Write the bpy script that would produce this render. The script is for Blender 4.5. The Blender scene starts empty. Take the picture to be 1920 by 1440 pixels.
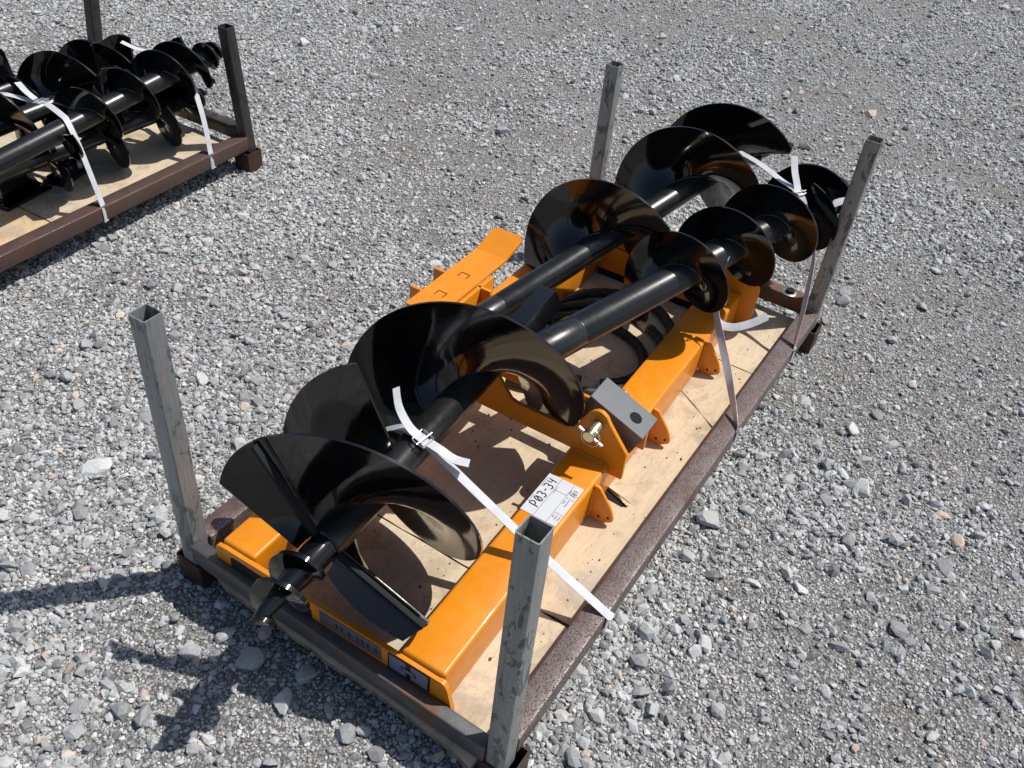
import bpy, bmesh, math, random
import numpy as np
from mathutils import Vector, Matrix, noise as mnoise
random.seed(7); RNG = np.random.default_rng(11)
S = bpy.context.scene; C = S.collection
PI = math.pi
# ------------------------------------------------------------------ camera, sky, sun, exposure
CAM = Vector((-0.9124, -0.4339, 1.9930)); YAW, PIT, ROL, FPX = 0.50733, 0.70319, 0.10907, 1717.7
dv = Vector((math.cos(YAW)*math.cos(PIT), math.sin(YAW)*math.cos(PIT), -math.sin(PIT)))
rv = Vector((math.sin(YAW), -math.cos(YAW), 0)); uv_ = rv.cross(dv)
r2 = rv*math.cos(ROL)+uv_*math.sin(ROL); u2 = -rv*math.sin(ROL)+uv_*math.cos(ROL)
cd = bpy.data.cameras.new('camera'); cd.sensor_width = 36; cd.lens = 36*FPX/1920; cd.clip_start = .05; cd.clip_end = 2000
cam = bpy.data.objects.new('camera', cd); C.objects.link(cam)
mw = Matrix.Identity(4)
for i in range(3):
    mw[i][0] = r2[i]; mw[i][1] = u2[i]; mw[i][2] = -dv[i]; mw[i][3] = CAM[i]
cam.matrix_world = mw; S.camera = cam
SUN_EL = math.radians(59); SUN_AZ = math.radians(137.3-180)       # direction towards the sun
sund = Vector((math.cos(SUN_AZ)*math.cos(SUN_EL), math.sin(SUN_AZ)*math.cos(SUN_EL), math.sin(SUN_EL)))
W_ = bpy.data.worlds.new('World'); S.world = W_; W_.use_nodes = True
wn = W_.node_tree.nodes; wl = W_.node_tree.links
sky = wn.new('ShaderNodeTexSky'); sky.sky_type = 'NISHITA'; sky.sun_disc = False
sky.sun_elevation = SUN_EL; sky.sun_rotation = math.atan2(sund.x, sund.y); sky.air_density = 1.0; sky.dust_density = 1.6
wl.new(sky.outputs[0], wn['Background'].inputs[0]); wn['Background'].inputs[1].default_value = 0.10
sl = bpy.data.lights.new('sun', 'SUN'); sl.energy = 4.8; sl.angle = math.radians(0.53); sl.color = (1, .965, .91)
so = bpy.data.objects.new('sun', sl); C.objects.link(so); so.rotation_euler = sund.to_track_quat('Z', 'Y').to_euler()
so.location = (3, -3, 6)
S.view_settings.view_transform = 'Standard'; S.view_settings.look = 'None'; S.view_settings.gamma = 1
S.view_settings.exposure = 0.0
GZ = -0.03

# ------------------------------------------------------------------ materials
def mat(name, color=(.5,.5,.5), rough=.5, metal=0.0, coat=0.0, spec=.5):
    m = bpy.data.materials.new(name); m.use_nodes = True
    b = m.node_tree.nodes['Principled BSDF']
    b.inputs['Base Color'].default_value = (*color, 1); b.inputs['Roughness'].default_value = rough
    b.inputs['Metallic'].default_value = metal; b.inputs['Coat Weight'].default_value = coat
    b.inputs['Coat Roughness'].default_value = .05; b.inputs['Specular IOR Level'].default_value = spec
    return m, m.node_tree.nodes, m.node_tree.links, b
class NT:
    def __init__(s, n, l): s.n, s.l = n, l
    def co(s, kind='Object'): return s.n.new('ShaderNodeTexCoord').outputs[kind]
    def mp(s, vec, scale=(1,1,1), rot=(0,0,0)):
        k = s.n.new('ShaderNodeMapping'); k.inputs['Scale'].default_value = scale; k.inputs['Rotation'].default_value = rot
        s.l.new(vec, k.inputs['Vector']); return k.outputs[0]
    def noise(s, vec, scale, detail=4, rough=.6, dist=0):
        k = s.n.new('ShaderNodeTexNoise'); k.inputs['Scale'].default_value = scale; k.inputs['Detail'].default_value = detail
        k.inputs['Roughness'].default_value = rough; k.inputs['Distortion'].default_value = dist
        s.l.new(vec, k.inputs['Vector']); return k.outputs['Fac']
    def voro(s, vec, scale, feature='F1', out='Distance', rnd=1):
        k = s.n.new('ShaderNodeTexVoronoi'); k.feature = feature; k.inputs['Scale'].default_value = scale; k.inputs['Randomness'].default_value = rnd
        s.l.new(vec, k.inputs['Vector']); return k.outputs[out]
    def ramp(s, fac, stops, interp='LINEAR'):
        k = s.n.new('ShaderNodeValToRGB'); k.color_ramp.interpolation = interp; e = k.color_ramp.elements
        while len(e) < len(stops): e.new(.5)
        for q, (p, c) in zip(e, stops):
            q.position = p; q.color = (*c, 1) if len(c) == 3 else c
        s.l.new(fac, k.inputs[0]); return k.outputs[0]
    def mix(s, fac, a, b, mode='MIX'):
        k = s.n.new('ShaderNodeMix'); k.data_type = 'RGBA'; k.blend_type = mode
        for sock, v in ((k.inputs[0], fac), (k.inputs[6], a), (k.inputs[7], b)):
            if hasattr(v, 'is_linked'): s.l.new(v, sock)
            elif isinstance(v, tuple): sock.default_value = (*v, 1)
            else: sock.default_value = v
        return k.outputs[2]
    def math(s, op, a, b=0.0):
        k = s.n.new('ShaderNodeMath'); k.operation = op
        for sock, v in ((k.inputs[0], a), (k.inputs[1], b)):
            if hasattr(v, 'is_linked'): s.l.new(v, sock)
            else: sock.default_value = v
        return k.outputs[0]
    def bump(s, h, strength, dist, normal=None):
        k = s.n.new('ShaderNodeBump'); k.inputs['Strength'].default_value = strength; k.inputs['Distance'].default_value = dist
        s.l.new(h, k.inputs['Height'])
        if normal: s.l.new(normal, k.inputs['Normal'])
        return k.outputs[0]
    def sep(s, vec):
        k = s.n.new('ShaderNodeSeparateXYZ'); s.l.new(vec, k.inputs[0]); return k.outputs
    def geo(s, out): return s.n.new('ShaderNodeNewGeometry').outputs[out]
M = {}
def g(v): return (v, v, v)
# gloss black paint
m, n, l, b = mat('black_paint', (.0035,.0036,.004), .1, 0, .2); t = NT(n, l); o = t.co()
h1 = t.noise(o, 38, 4, .6); h2 = t.noise(o, 420, 2, .5)
l.new(t.bump(t.math('ADD', h1, t.math('MULTIPLY', h2, .05)), .05, .0022), b.inputs['Normal'])
l.new(t.ramp(t.noise(o, 14, 4), [(.3, g(.055)), (.7, g(.13))]), b.inputs['Roughness'])
dust = t.ramp(t.noise(o, 260, 4, .7), [(.66, g(0)), (.8, g(1))]); dm = t.math('MULTIPLY', dust, t.ramp(t.noise(o, 9, 3), [(.45, g(0)), (.75, g(.12))]))
l.new(t.mix(dm, (.0035,.0036,.004), (.12,.11,.10)), b.inputs['Base Color']); M['black'] = m
# semi-gloss black shaft
m, n, l, b = mat('black_shaft_paint', (.010,.0105,.011), .3, 0, .15); t = NT(n, l); o = t.co()
l.new(t.bump(t.noise(o, 500, 2), .12, .001), b.inputs['Normal'])
l.new(t.ramp(t.noise(o, 30, 4), [(.3, g(.24)), (.7, g(.36))]), b.inputs['Roughness'])
dust = t.ramp(t.noise(o, 330, 4, .7), [(.64, g(0)), (.78, g(.25))])
l.new(t.mix(dust, (.010,.0105,.011), (.1,.095,.09)), b.inputs['Base Color']); M['shaft'] = m
# orange paint
OR = (.71,.24,.0005)
m, n, l, b = mat('orange_paint', OR, .45, 0, .18); t = NT(n, l); o = t.co()
c1 = t.mix(t.ramp(t.noise(o, 7, 5), [(.35, g(0)), (.7, g(1))]), OR, (.66,.208,.0005))
sp = t.ramp(t.noise(o, 190, 4, .75), [(.74, g(0)), (.79, g(.7))])
c1 = t.mix(sp, c1, (.16,.08,.03))
sf = t.math('MULTIPLY', t.ramp(t.noise(t.mp(o, (3,40,40), (0,0,.7)), 3, 4, .7), [(.60, g(0)), (.68, g(.5))]), t.ramp(t.noise(o, 4, 3), [(.5, g(0)), (.65, g(1))]))
c1 = t.mix(sf, c1, (.55,.30,.10))
c1 = t.mix(t.ramp(t.noise(o, 45, 6, .75), [(.5, g(0)), (.8, g(.18))]), c1, (.45,.36,.25))
l.new(c1, b.inputs['Base Color']); l.new(t.bump(t.noise(o, 300, 2), .1, .001), b.inputs['Normal'])
l.new(t.ramp(t.noise(o, 25, 4), [(.3, g(.32)), (.7, g(.5))]), b.inputs['Roughness']); M['orange'] = m
# mill-scale steel posts
def steel(name, light, dark, rust, rust_amt, streak=(60,60,5)):
    m, n, l, b = mat(name, light, .45, .35); t = NT(n, l); o = t.co()
    patch = t.ramp(t.noise(t.mp(o, (1,1,.45)), 26, 8, .7, .5), [(.545, g(0)), (.565, g(1))])
    st = t.ramp(t.noise(t.mp(o, streak), 3, 4), [(.3, g(.78)), (.7, g(1.12))])
    c = t.mix(patch, light, dark); c = t.mix(1.0, c, st, 'MULTIPLY')
    fl = t.ramp(t.noise(o, 120, 4, .7), [(.66, g(0)), (.72, g(.7))]); c = t.mix(fl, c, (.035,.035,.038))
    ru = t.ramp(t.noise(t.mp(o, (1,1,.35)), 11, 7, .72, .8), [(rust_amt, g(0)), (rust_amt+.07, g(1))])
    rc = t.ramp(t.noise(o, 60, 5), [(.3, rust), (.7, tuple(x*1.9 for x in rust))])
    c = t.mix(ru, c, rc); l.new(c, b.inputs['Base Color'])
    l.new(t.math('SUBTRACT', .2, t.math('MULTIPLY', ru, .2)), b.inputs['Metallic'])
    l.new(t.math('ADD', t.math('MULTIPLY', ru, .4), .40), b.inputs['Roughness'])
    l.new(t.bump(t.noise(o, 230, 5, .7), .25, .0012), b.inputs['Normal']); return m
M['steel'] = steel('mill_scale_steel', (.27,.275,.262), (.095,.10,.105), (.16,.055,.025), .63)
M['steel_tan'] = steel('weathered_tan_steel', (.28,.268,.242), (.10,.102,.105), (.17,.075,.04), .65)
M['steel_orange'] = steel('steel_with_orange_rust', (.25,.26,.262), (.12,.13,.14), (.30,.10,.025), .585)
M['steel_dark'] = steel('dark_rusty_steel', (.045,.043,.043), (.025,.024,.025), (.055,.022,.014), .56)
# rail, light grey with rust speckle
def railm(name, base, rust, thr):
    m, n, l, b = mat(name, base, .5, .2); t = NT(n, l); o = t.co()
    sp = t.ramp(t.noise(o, 270, 4, .75), [(thr, g(0)), (thr+.05, g(1))])
    big = t.ramp(t.noise(o, 9, 5, .6), [(.5, g(0)), (.66, g(1))])
    f = t.math('MAXIMUM', sp, t.math('MULTIPLY', big, .75))
    rc = t.ramp(t.noise(o, 40, 4), [(.3, rust), (.72, tuple(x*1.7 for x in rust))])
    orr = t.ramp(t.noise(o, 5, 3), [(.72, g(0)), (.76, g(.6))])
    c = t.mix(f, t.mix(t.ramp(t.noise(o, 22, 4), [(.3, g(0)), (.7, g(1))]), base, tuple(x*.7 for x in base)), rc)
    c = t.mix(orr, c, (.30,.09,.02)); l.new(c, b.inputs['Base Color'])
    l.new(t.ramp(f, [(0, g(.38)), (1, g(.8))]), b.inputs['Roughness'])
    l.new(t.bump(t.noise(o, 260, 5, .7), .35, .0012), b.inputs['Normal']); return m
M['rail'] = railm('rust_speckled_rail', (.225,.20,.195), (.070,.033,.025), .495)
M['rail_dark'] = railm('rust_bottomed_rail', (.085,.087,.09), (.11,.048,.024), .62)
M['rail_heavy'] = railm('heavily_rusted_rail', (.10,.075,.06), (.12,.045,.022), .47)
M['rail_brown'] = railm('brown_oxide_rail', (.085,.066,.06), (.075,.034,.026), .49)
M['foot'] = railm('rusty_foot_steel', (.045,.028,.024), (.050,.022,.016), .5)
# plywood
def ply(name, base, dark, seed):
    m, n, l, b = mat(name, base, .75); t = NT(n, l); o = t.co()
    k = t.mp(o, (1.6,9,9), (0,0,.03*seed))
    gr = t.noise(k, 3.2+seed*.3, 7, .68, .35); fine = t.noise(t.mp(o, (16,150,100)), 1.5, 5, .75)
    c = t.ramp(gr, [(.26, tuple((p+q)/2 for p, q in zip(dark, base))), (.48, base), (.75, tuple(min(1, x*1.10) for x in base))])
    c = t.mix(t.ramp(fine, [(.34, g(.6)), (.47, g(0))]), c, tuple(x*.62 for x in base))
    st = t.ramp(t.noise(o, 6+seed, 6, .7, .4), [(.50, g(0)), (.62, g(.62))]); c = t.mix(st, c, (.31,.24,.165))
    sp = t.ramp(t.noise(t.mp(o, (.5,1,1)), 110, 5, .85), [(.645, g(0)), (.675, g(.85))]); c = t.mix(sp, c, (.07,.05,.035))
    gy = t.ramp(t.noise(o, 3.3, 5, .6), [(.54, g(0)), (.66, g(.65))]); c = t.mix(gy, c, (.38,.345,.30))
    l.new(c, b.inputs['Base Color']); l.new(t.bump(t.math('ADD', fine, t.math('MULTIPLY', gr, .6)), .35, .0012), b.inputs['Normal']); return m
M['ply0'] = ply('plywood_face', (.55,.438,.295), (.40,.30,.195), 1)
M['ply1'] = ply('plywood_face_pale', (.56,.46,.325), (.41,.325,.22), 2)
M['ply2'] = ply('plywood_face_warm', (.58,.41,.235), (.45,.29,.155), 3)
m, n, l, b = mat('plywood_edge', (.25,.19,.12), .9); t = NT(n, l); o = t.co()
lay = t.ramp(t.math('FRACT', t.math('MULTIPLY', t.sep(o)[2], 300)), [(.4, (.30,.22,.13)), (.6, (.10,.08,.06))])
l.new(t.mix(t.ramp(t.noise(o, 40, 5), [(.4, g(0)), (.65, g(.9))]), lay, (.06,.05,.045)), b.inputs['Base Color']); M['plyedge'] = m
# strap, zinc, hose, sticker
m, n, l, b = mat('white_woven_strap', (.80,.81,.83), .38); t = NT(n, l); o = t.co()
b.inputs['Subsurface Weight'].default_value = 0.0
ac = n.new('ShaderNodeAttribute'); ac.attribute_name = 'across'; rib = t.math('SINE', t.math('MULTIPLY', ac.outputs['Fac'], 38.0))
l.new(t.bump(t.math('ADD', rib, t.noise(o, 700, 3)), .5, .0005), b.inputs['Normal'])
l.new(t.mix(t.ramp(rib, [(.35, g(.22)), (.6, g(0))]), t.ramp(t.noise(o, 30, 4), [(.3, (.54,.55,.57)), (.6, (.64,.65,.67))]), (.36,.36,.38)), b.inputs['Base Color']); M['strap'] = m
m, n, l, b = mat('galvanised_wire', (.62,.62,.60), .3, .9); M['zinc'] = m
m, n, l, b = mat('yellow_zinc', (.62,.53,.30), .25, .95); M['gold'] = m
m, n, l, b = mat('hydraulic_hose_rubber', (.012,.012,.013), .5); t = NT(n, l); o = t.co()
l.new(t.mix(t.ramp(t.noise(o, 24, 4), [(.5, g(0)), (.7, g(.5))]), (.012,.012,.013), (.06,.058,.055)), b.inputs['Base Color'])
l.new(t.bump(t.noise(o, 150, 3), .3, .002), b.inputs['Normal']); M['hose'] = m
M['sticker'] = mat('white_sticker_paper', (.56,.575,.60), .4)[0]
M['ink'] = mat('black_ink', (.006,.006,.008), .5)[0]
M['inkgrey'] = mat('grey_print', (.13,.13,.15), .5)[0]
M['decal'] = mat('shaded_white_decal', (.17,.17,.25), .35)[0]  # white decal, the shade over the end plate put into its colour
M['decal_dark'] = mat('shaded_white_label', (.085,.085,.11), .4)[0]  # white label, darkened in colour for the shade it lies in
M['red'] = mat('red_print', (.5,.02,.03), .4)[0]
m, n, l, b = mat('grey_satin_block', (.11,.118,.125), .36, .25); t = NT(n, l); o = t.co()
sc = t.ramp(t.noise(t.mp(o, (30,3,3), (0,0,.5)), 6, 3, .5), [(.64, g(0)), (.68, g(.16))])
l.new(t.mix(sc, (.11,.118,.125), (.35,.36,.37)), b.inputs['Base Color']); M['block'] = m
M['bar'] = mat('satin_black_bar', (.012,.013,.014), .75, 0, 0, .25)[0]
M['crumb'] = mat('dirt_crumbs', (.10,.08,.062), .9)[0]
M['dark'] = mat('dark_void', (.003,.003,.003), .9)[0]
m, n, l, b = mat('weld_bead', (.30,.30,.30), .35, .7); M['weld'] = m
# ground
m, n, l, b = mat('fine_gravel_ground', (.2,.19,.17), .9); t = NT(n, l); o = t.co()
cells = t.voro(o, 130, 'F1', 'Color'); d1 = t.voro(o, 130); d2 = t.voro(o, 330); cc = t.sep(cells)[0]
tone = t.ramp(cc, [(0, g(.13)), (.35, g(.235)), (.75, (.335,.33,.315)), (1, (.50,.49,.465))])  # bed tones kept dark, standing in for shade between the stones
mud = t.ramp(t.noise(o, 3.2, 6, .62, .3), [(.50, g(0)), (.66, g(1))])
dirt = t.mix(t.ramp(t.sep(t.voro(o, 420, 'F1', 'Color'))[1], [(0, g(0)), (1, g(1))]), (.15,.128,.104), (.30,.272,.236))
c = t.mix(t.math('MULTIPLY', mud, .75), tone, dirt)
c = t.mix(t.ramp(d1, [(.38, g(0)), (.62, g(.65))]), c, (.06,.055,.05))  # cell gaps darkened further, shade put into the colour
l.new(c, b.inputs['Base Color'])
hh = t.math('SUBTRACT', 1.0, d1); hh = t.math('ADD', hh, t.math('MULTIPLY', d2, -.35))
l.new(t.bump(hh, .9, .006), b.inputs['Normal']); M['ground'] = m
STONE_RAMP = [(0, (.15,.155,.16)), (.22, (.29,.295,.298)), (.5, (.445,.45,.448)), (.78, (.59,.59,.578)), (.93, (.74,.735,.71)), (.955, (.44,.345,.30)), (1, (.58,.50,.41))]
def stone_mat(name, use_attr):
    m, n, l, b = mat(name, (.3,.3,.3), .78, 0, 0, .35); t = NT(n, l); o = t.co()
    if use_attr:
        a = n.new('ShaderNodeAttribute'); a.attribute_type = 'INSTANCER'; a.attribute_name = 'tone'; f = a.outputs['Fac']
    else:
        f = t.ramp(n.new('ShaderNodeObjectInfo').outputs['Random'], [(0, g(.12)), (.938, g(.66)), (.939, g(.965)), (1, g(1))])
    p = t.geo('Position')
    c = t.ramp(f, STONE_RAMP)
    c = t.mix(1.0, c, t.ramp(t.noise(p, 150, 5, .7), [(.25, g(.72)), (.75, g(1.2))]), 'MULTIPLY')
    c = t.mix(t.ramp(t.noise(p, 60, 5, .6), [(.55, g(0)), (.75, g(.35))]), c, (.34,.31,.27))
    l.new(c, b.inputs['Base Color']); l.new(t.bump(t.noise(p, 300, 4, .65), .5, .0015), b.inputs['Normal']); return m
M['gravel'] = stone_mat('crushed_stone', True); M['stone'] = stone_mat('crushed_stone_large', False)

# ------------------------------------------------------------------ helpers
def finish(name, me, material, parent=None, local=False, kind=None, sharp=35):
    me.materials.append(material)
    if sharp:
        me.polygons.foreach_set('use_smooth', [True]*len(me.polygons)); me.set_sharp_from_angle(angle=math.radians(sharp))
    o = bpy.data.objects.new(name, me); C.objects.link(o)
    if parent is not None:
        if not local: me.transform(WM[parent.name].inverted())
        o.parent = parent
        WM[o.name] = WM[parent.name]
    else: WM[o.name] = Matrix.Identity(4)
    if kind: o['kind'] = kind
    return o
WM = {}
def from_bm(bm):
    bmesh.ops.recalc_face_normals(bm, faces=bm.faces)
    me = bpy.data.meshes.new('m'); bm.to_mesh(me); bm.free(); return me
def ob(name, bm, material, parent=None, local=False, kind=None, sharp=35): return finish(name, from_bm(bm), material, parent, local, kind, sharp)
def thing(name, label, cat, loc=(0,0,0), rotz=0.0, group=None, mtx=None):
    o = bpy.data.objects.new(name, None); C.objects.link(o); o.empty_display_size = .1
    mm = mtx if mtx is not None else Matrix.Translation(loc) @ Matrix.Rotation(rotz, 4, 'Z')
    o.matrix_basis = mm; WM[o.name] = mm
    tag(o, label, cat, group); return o
def tag(o, label, cat, group=None):
    o['label'] = label; o['category'] = cat
    if group: o['group'] = group
def addbox(bm, lo, hi, mtx=None, bev=.0, seg=2):
    b2 = bmesh.new(); bmesh.ops.create_cube(b2, size=1)
    for v in b2.verts:
        v.co = Vector([(lo[i]+hi[i])/2+v.co[i]*(hi[i]-lo[i]) for i in range(3)])
    if bev: bmesh.ops.bevel(b2, geom=list(b2.edges), offset=bev, segments=seg, affect='EDGES', profile=.5)
    if mtx: bmesh.ops.transform(b2, matrix=mtx, verts=b2.verts)
    merge(bm, b2); return bm
def merge(bm, b2):
    vm = {v: bm.verts.new(v.co) for v in b2.verts}
    for f in b2.faces:
        try: bm.faces.new([vm[v] for v in f.verts])
        except ValueError: pass
    b2.free()
def box(lo, hi, bev=.003, mtx=None, seg=2): return addbox(bmesh.new(), lo, hi, mtx, bev, seg)
def prism(pts, a0, a1, axis, bev=0.0):
    """polygon pts in the plane across `axis`, extruded from a0 to a1"""
    bm = bmesh.new()
    def P(p, a): return {'x': (a, p[0], p[1]), 'y': (p[0], a, p[1]), 'z': (p[0], p[1], a)}[axis]
    A = [bm.verts.new(P(p, a0)) for p in pts]; B = [bm.verts.new(P(p, a1)) for p in pts]
    bm.faces.new(A); bm.faces.new(B[::-1])
    for i in range(len(pts)): bm.faces.new((A[i], A[(i+1) % len(pts)], B[(i+1) % len(pts)], B[i]))
    bmesh.ops.recalc_face_normals(bm, faces=bm.faces)
    if bev: bmesh.ops.bevel(bm, geom=[e for e in bm.edges if e.calc_face_angle(0) > .6], offset=bev, segments=1, affect='EDGES')
    return bm
def tube_sq(bm, cx, cy, z0, z1, w, th, bev=.006, open_top=True, lean=(0,0)):
    """hollow square section with rounded corners"""
    def ring(h, z, bv, n=4):
        out = []
        for k, (sx, sy) in enumerate(((1,1),(-1,1),(-1,-1),(1,-1))):
            for j in range(n+1):
                a = k*PI/2+j*PI/2/n
                out.append(bm.verts.new((cx+sx*(h-bv)+math.cos(a)*bv+lean[0]*(z-z0), cy+sy*(h-bv)+math.sin(a)*bv+lean[1]*(z-z0), z)))
        return out
    h = w/2; N = 8
    outer = [ring(h, z0+(z1-z0)*i/N, bev) for i in range(N+1)]; it = ring(h-th, z1, max(bev-th, .001)); ib = ring(h-th, z0+.01, max(bev-th, .001))
    n = len(it)
    def link(A, B):
        for i in range(n): bm.faces.new((A[i], A[(i+1) % n], B[(i+1) % n], B[i]))
    for i in range(N): link(outer[i], outer[i+1])
    link(outer[-1], it); link(it, ib); bm.faces.new(outer[0][::-1]); bm.faces.new(ib)
    return bm
def sweep(pts, rad, n=10, closed_ends=True, bm=None):
    bm = bm or bmesh.new(); pts = [Vector(p) for p in pts]; rings = []
    up = None
    for i, p in enumerate(pts):
        d = (pts[min(i+1, len(pts)-1)]-pts[max(i-1, 0)]).normalized()
        if up is None: up = d.orthogonal().normalized()
        up = (up-d*up.dot(d)).normalized(); w = d.cross(up)
        r = rad(i/(len(pts)-1)) if callable(rad) else rad
        rings.append([bm.verts.new(p+(up*math.cos(a)+w*math.sin(a))*r) for a in [2*PI*k/n for k in range(n)]])
    for A, B in zip(rings, rings[1:]):
        for k in range(n): bm.faces.new((A[k], A[(k+1) % n], B[(k+1) % n], B[k]))
    if closed_ends: bm.faces.new(rings[0][::-1]); bm.faces.new(rings[-1])
    return bm
def lathe(profile, n=40, bm=None, caps=True):
    """profile: (radius, z) along local z"""
    bm = bm or bmesh.new(); rings = []
    for r, z in profile: rings.append([bm.verts.new((r*math.cos(2*PI*k/n), r*math.sin(2*PI*k/n), z)) for k in range(n)])
    for A, B in zip(rings, rings[1:]):
        for k in range(n): bm.faces.new((A[k], A[(k+1) % n], B[(k+1) % n], B[k]))
    if caps: bm.faces.new(rings[0][::-1]); bm.faces.new(rings[-1])
    return bm
def ribbon(pts, sides, width, th=.0012, sub=6):
    """flat strap through pts; sides = width direction at each point"""
    P = [Vector(p) for p in pts]; Sd = [Vector(s).normalized() for s in sides]; Q = []; U = []
    for i in range(len(P)-1):
        p0, p1, p2, p3 = P[max(i-1,0)], P[i], P[i+1], P[min(i+2, len(P)-1)]
        for k in range(sub):
            t = k/sub
            Q.append(.5*((2*p1)+(p2-p0)*t+(2*p0-5*p1+4*p2-p3)*t*t+(-p0+3*p1-3*p2+p3)*t**3)); U.append(Sd[i].lerp(Sd[i+1], t).normalized())
    Q.append(P[-1]); U.append(Sd[-1]); bm = bmesh.new(); rows = []; lw = bm.verts.layers.float.new('across')
    for i, (p, s) in enumerate(zip(Q, U)):
        d = (Q[min(i+1, len(Q)-1)]-Q[max(i-1, 0)]).normalized(); s = (s-d*s.dot(d)).normalized(); nn = d.cross(s)
        row = []
        for a, b_ in ((-1,-.5),(-.5,-.2),(.5,-.2),(1,-.5),(1,.5),(.5,.8),(-.5,.8),(-1,.5)):
            v = bm.verts.new(p+s*a*width/2+nn*b_*th); v[lw] = a; row.append(v)
        rows.append(row)
    for A, B in zip(rows, rows[1:]):
        for k in range(8): bm.faces.new((A[k], A[(k+1) % 8], B[(k+1) % 8], B[k]))
    bm.faces.new(rows[0][::-1]); bm.faces.new(rows[-1]); return bm

# ------------------------------------------------------------------ ground and gravel
bm = bmesh.new()
vs = [bm.verts.new((x, y, GZ)) for x, y in ((-300,-300),(300,-300),(300,300),(-300,300))]; bm.faces.new(vs)
ground = ob('ground', bm, M['ground'], sharp=0); ground['kind'] = 'structure'
POLY = [(-1.15,1.3),(-.95,.3),(.45,-1.75),(1.6,-1.75),(8.6,-.4),(5.2,3.7),(2.6,6.0),(1.3,6.0)]
def inside(px, py):
    r = np.zeros(len(px), bool); q = POLY
    for i in range(len(q)):
        x1, y1 = q[i]; x2, y2 = q[i-1]
        c = ((y1 > py) != (y2 > py)) & (px < (x2-x1)*(py-y1)/(y2-y1+1e-12)+x1); r ^= c
    return r
def vnoise(px, py, sc, seed):
    r = np.random.default_rng(seed).random((64, 64)); x = px*sc+100; y = py*sc+100
    xi = np.floor(x).astype(int); yi = np.floor(y).astype(int); fx = x-xi; fy = y-yi; fx = fx*fx*(3-2*fx); fy = fy*fy*(3-2*fy)
    a = r[xi % 64, yi % 64]; b_ = r[(xi+1) % 64, yi % 64]; c = r[xi % 64, (yi+1) % 64]; d = r[(xi+1) % 64, (yi+1) % 64]
    return (a*(1-fx)+b_*fx)*(1-fy)+(c*(1-fx)+d*fx)*fy
def scatter(n, dens_fn):
    px = RNG.uniform(-1.2, 8.7, n); py = RNG.uniform(-1.8, 6.1, n); k = inside(px, py); px, py = px[k], py[k]
    k = RNG.random(len(px)) < dens_fn(px, py); return px[k], py[k]
def dist(px, py): return np.hypot(px-CAM.x, py-CAM.y)
def ico_variants(nvar, sub, seed):
    r = np.random.default_rng(seed); out = []
    for k in range(nvar):
        b2 = bmesh.new(); bmesh.ops.create_icosphere(b2, subdivisions=sub, radius=1)
        v = np.array([x.co[:] for x in b2.verts]); f = np.array([[q.index for q in p.verts] for p in b2.faces]); b2.free()
        v = v*(1+r.normal(0, .16 if sub == 1 else .05, (len(v), 1)))
        for j in range(9 if sub > 1 else 4):
            nn = r.normal(size=3); nn /= np.linalg.norm(nn); lim = r.uniform(.45, .8); dd = v@nn
            v = v-np.outer(np.maximum(dd-lim, 0), nn)
        sc = np.array([1, r.uniform(.62, .95), r.uniform(.42, .75)]); v = v*sc
        q = r.normal(0, .25, 3); a, b_, c = q
        Rx = np.array([[1,0,0],[0,math.cos(a),-math.sin(a)],[0,math.sin(a),math.cos(a)]]); Ry = np.array([[math.cos(b_),0,math.sin(b_)],[0,1,0],[-math.sin(b_),0,math.cos(b_)]])
        out.append(((v@Rx.T@Ry.T), f))
    return out
V1 = ico_variants(30, 1, 3); V2 = ico_variants(16, 2, 5)
def patch(px, py): return np.clip((vnoise(px, py, 1.5, 1)*.6+vnoise(px, py, 4.1, 2)*.4-.335)*4.0, .08, 1)
cl = []
# class: count tried, size range, density
def near(px, py, a, b_, lo): return np.clip(1-(dist(px, py)-a)/(b_-a), lo, 1)
x, y = scatter(1500000, lambda a, b_: .95*near(a, b_, 2.0, 5.2, .22)*(.42+.58*patch(a, b_))); cl.append((x, y, RNG.uniform(.0030, .0060, len(x))))
x, y = scatter(560000, lambda a, b_: .85*near(a, b_, 3.2, 7.5, .70)*(.15+.85*patch(a, b_))); cl.append((x, y, .0058+RNG.exponential(.0034, len(x)).clip(0, .010)))
x, y = scatter(60000, lambda a, b_: .8*near(a, b_, 1.7, 3.4, .28)*(.2+.8*patch(a, b_))); cl.append((x, y, .0115+RNG.exponential(.0055, len(x)).clip(0, .018)))
X = np.concatenate([c[0] for c in cl]); Y = np.concatenate([c[1] for c in cl]); R_ = np.concatenate([c[2] for c in cl]); N = len(X)
tone = RNG.beta(1.7, 1.7, N); pink = RNG.random(N) < .03; tone = np.where(pink, RNG.uniform(.94, 1, N), tone*.93)
tone = np.clip(tone+(vnoise(X, Y, 1.3, 9)-.5)*.15*(~pink), 0, 1); tone = np.where((R_ > .0115) & ~pink, tone*.72+.03, tone)
me = bpy.data.meshes.new('gravel'); me.vertices.add(N); me.vertices.foreach_set('co', np.stack([X, Y, GZ+R_*RNG.uniform(.02, .5, N)], -1).astype(np.float32).ravel())
def attr(nm, ty, val, key='value'): a_ = me.attributes.new(nm, ty, 'POINT'); a_.data.foreach_set(key, val)
attr('tone', 'FLOAT', tone.astype(np.float32)); attr('rad', 'FLOAT', R_.astype(np.float32)); attr('shape', 'INT', RNG.integers(0, len(V1), N).astype(np.int32))
attr('turn', 'FLOAT_VECTOR', np.stack([RNG.normal(0, .22, N), RNG.normal(0, .22, N), RNG.uniform(0, 2*PI, N)], -1).astype(np.float32).ravel(), 'vector')
scol = bpy.data.collections.new('stone_shapes')
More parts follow.
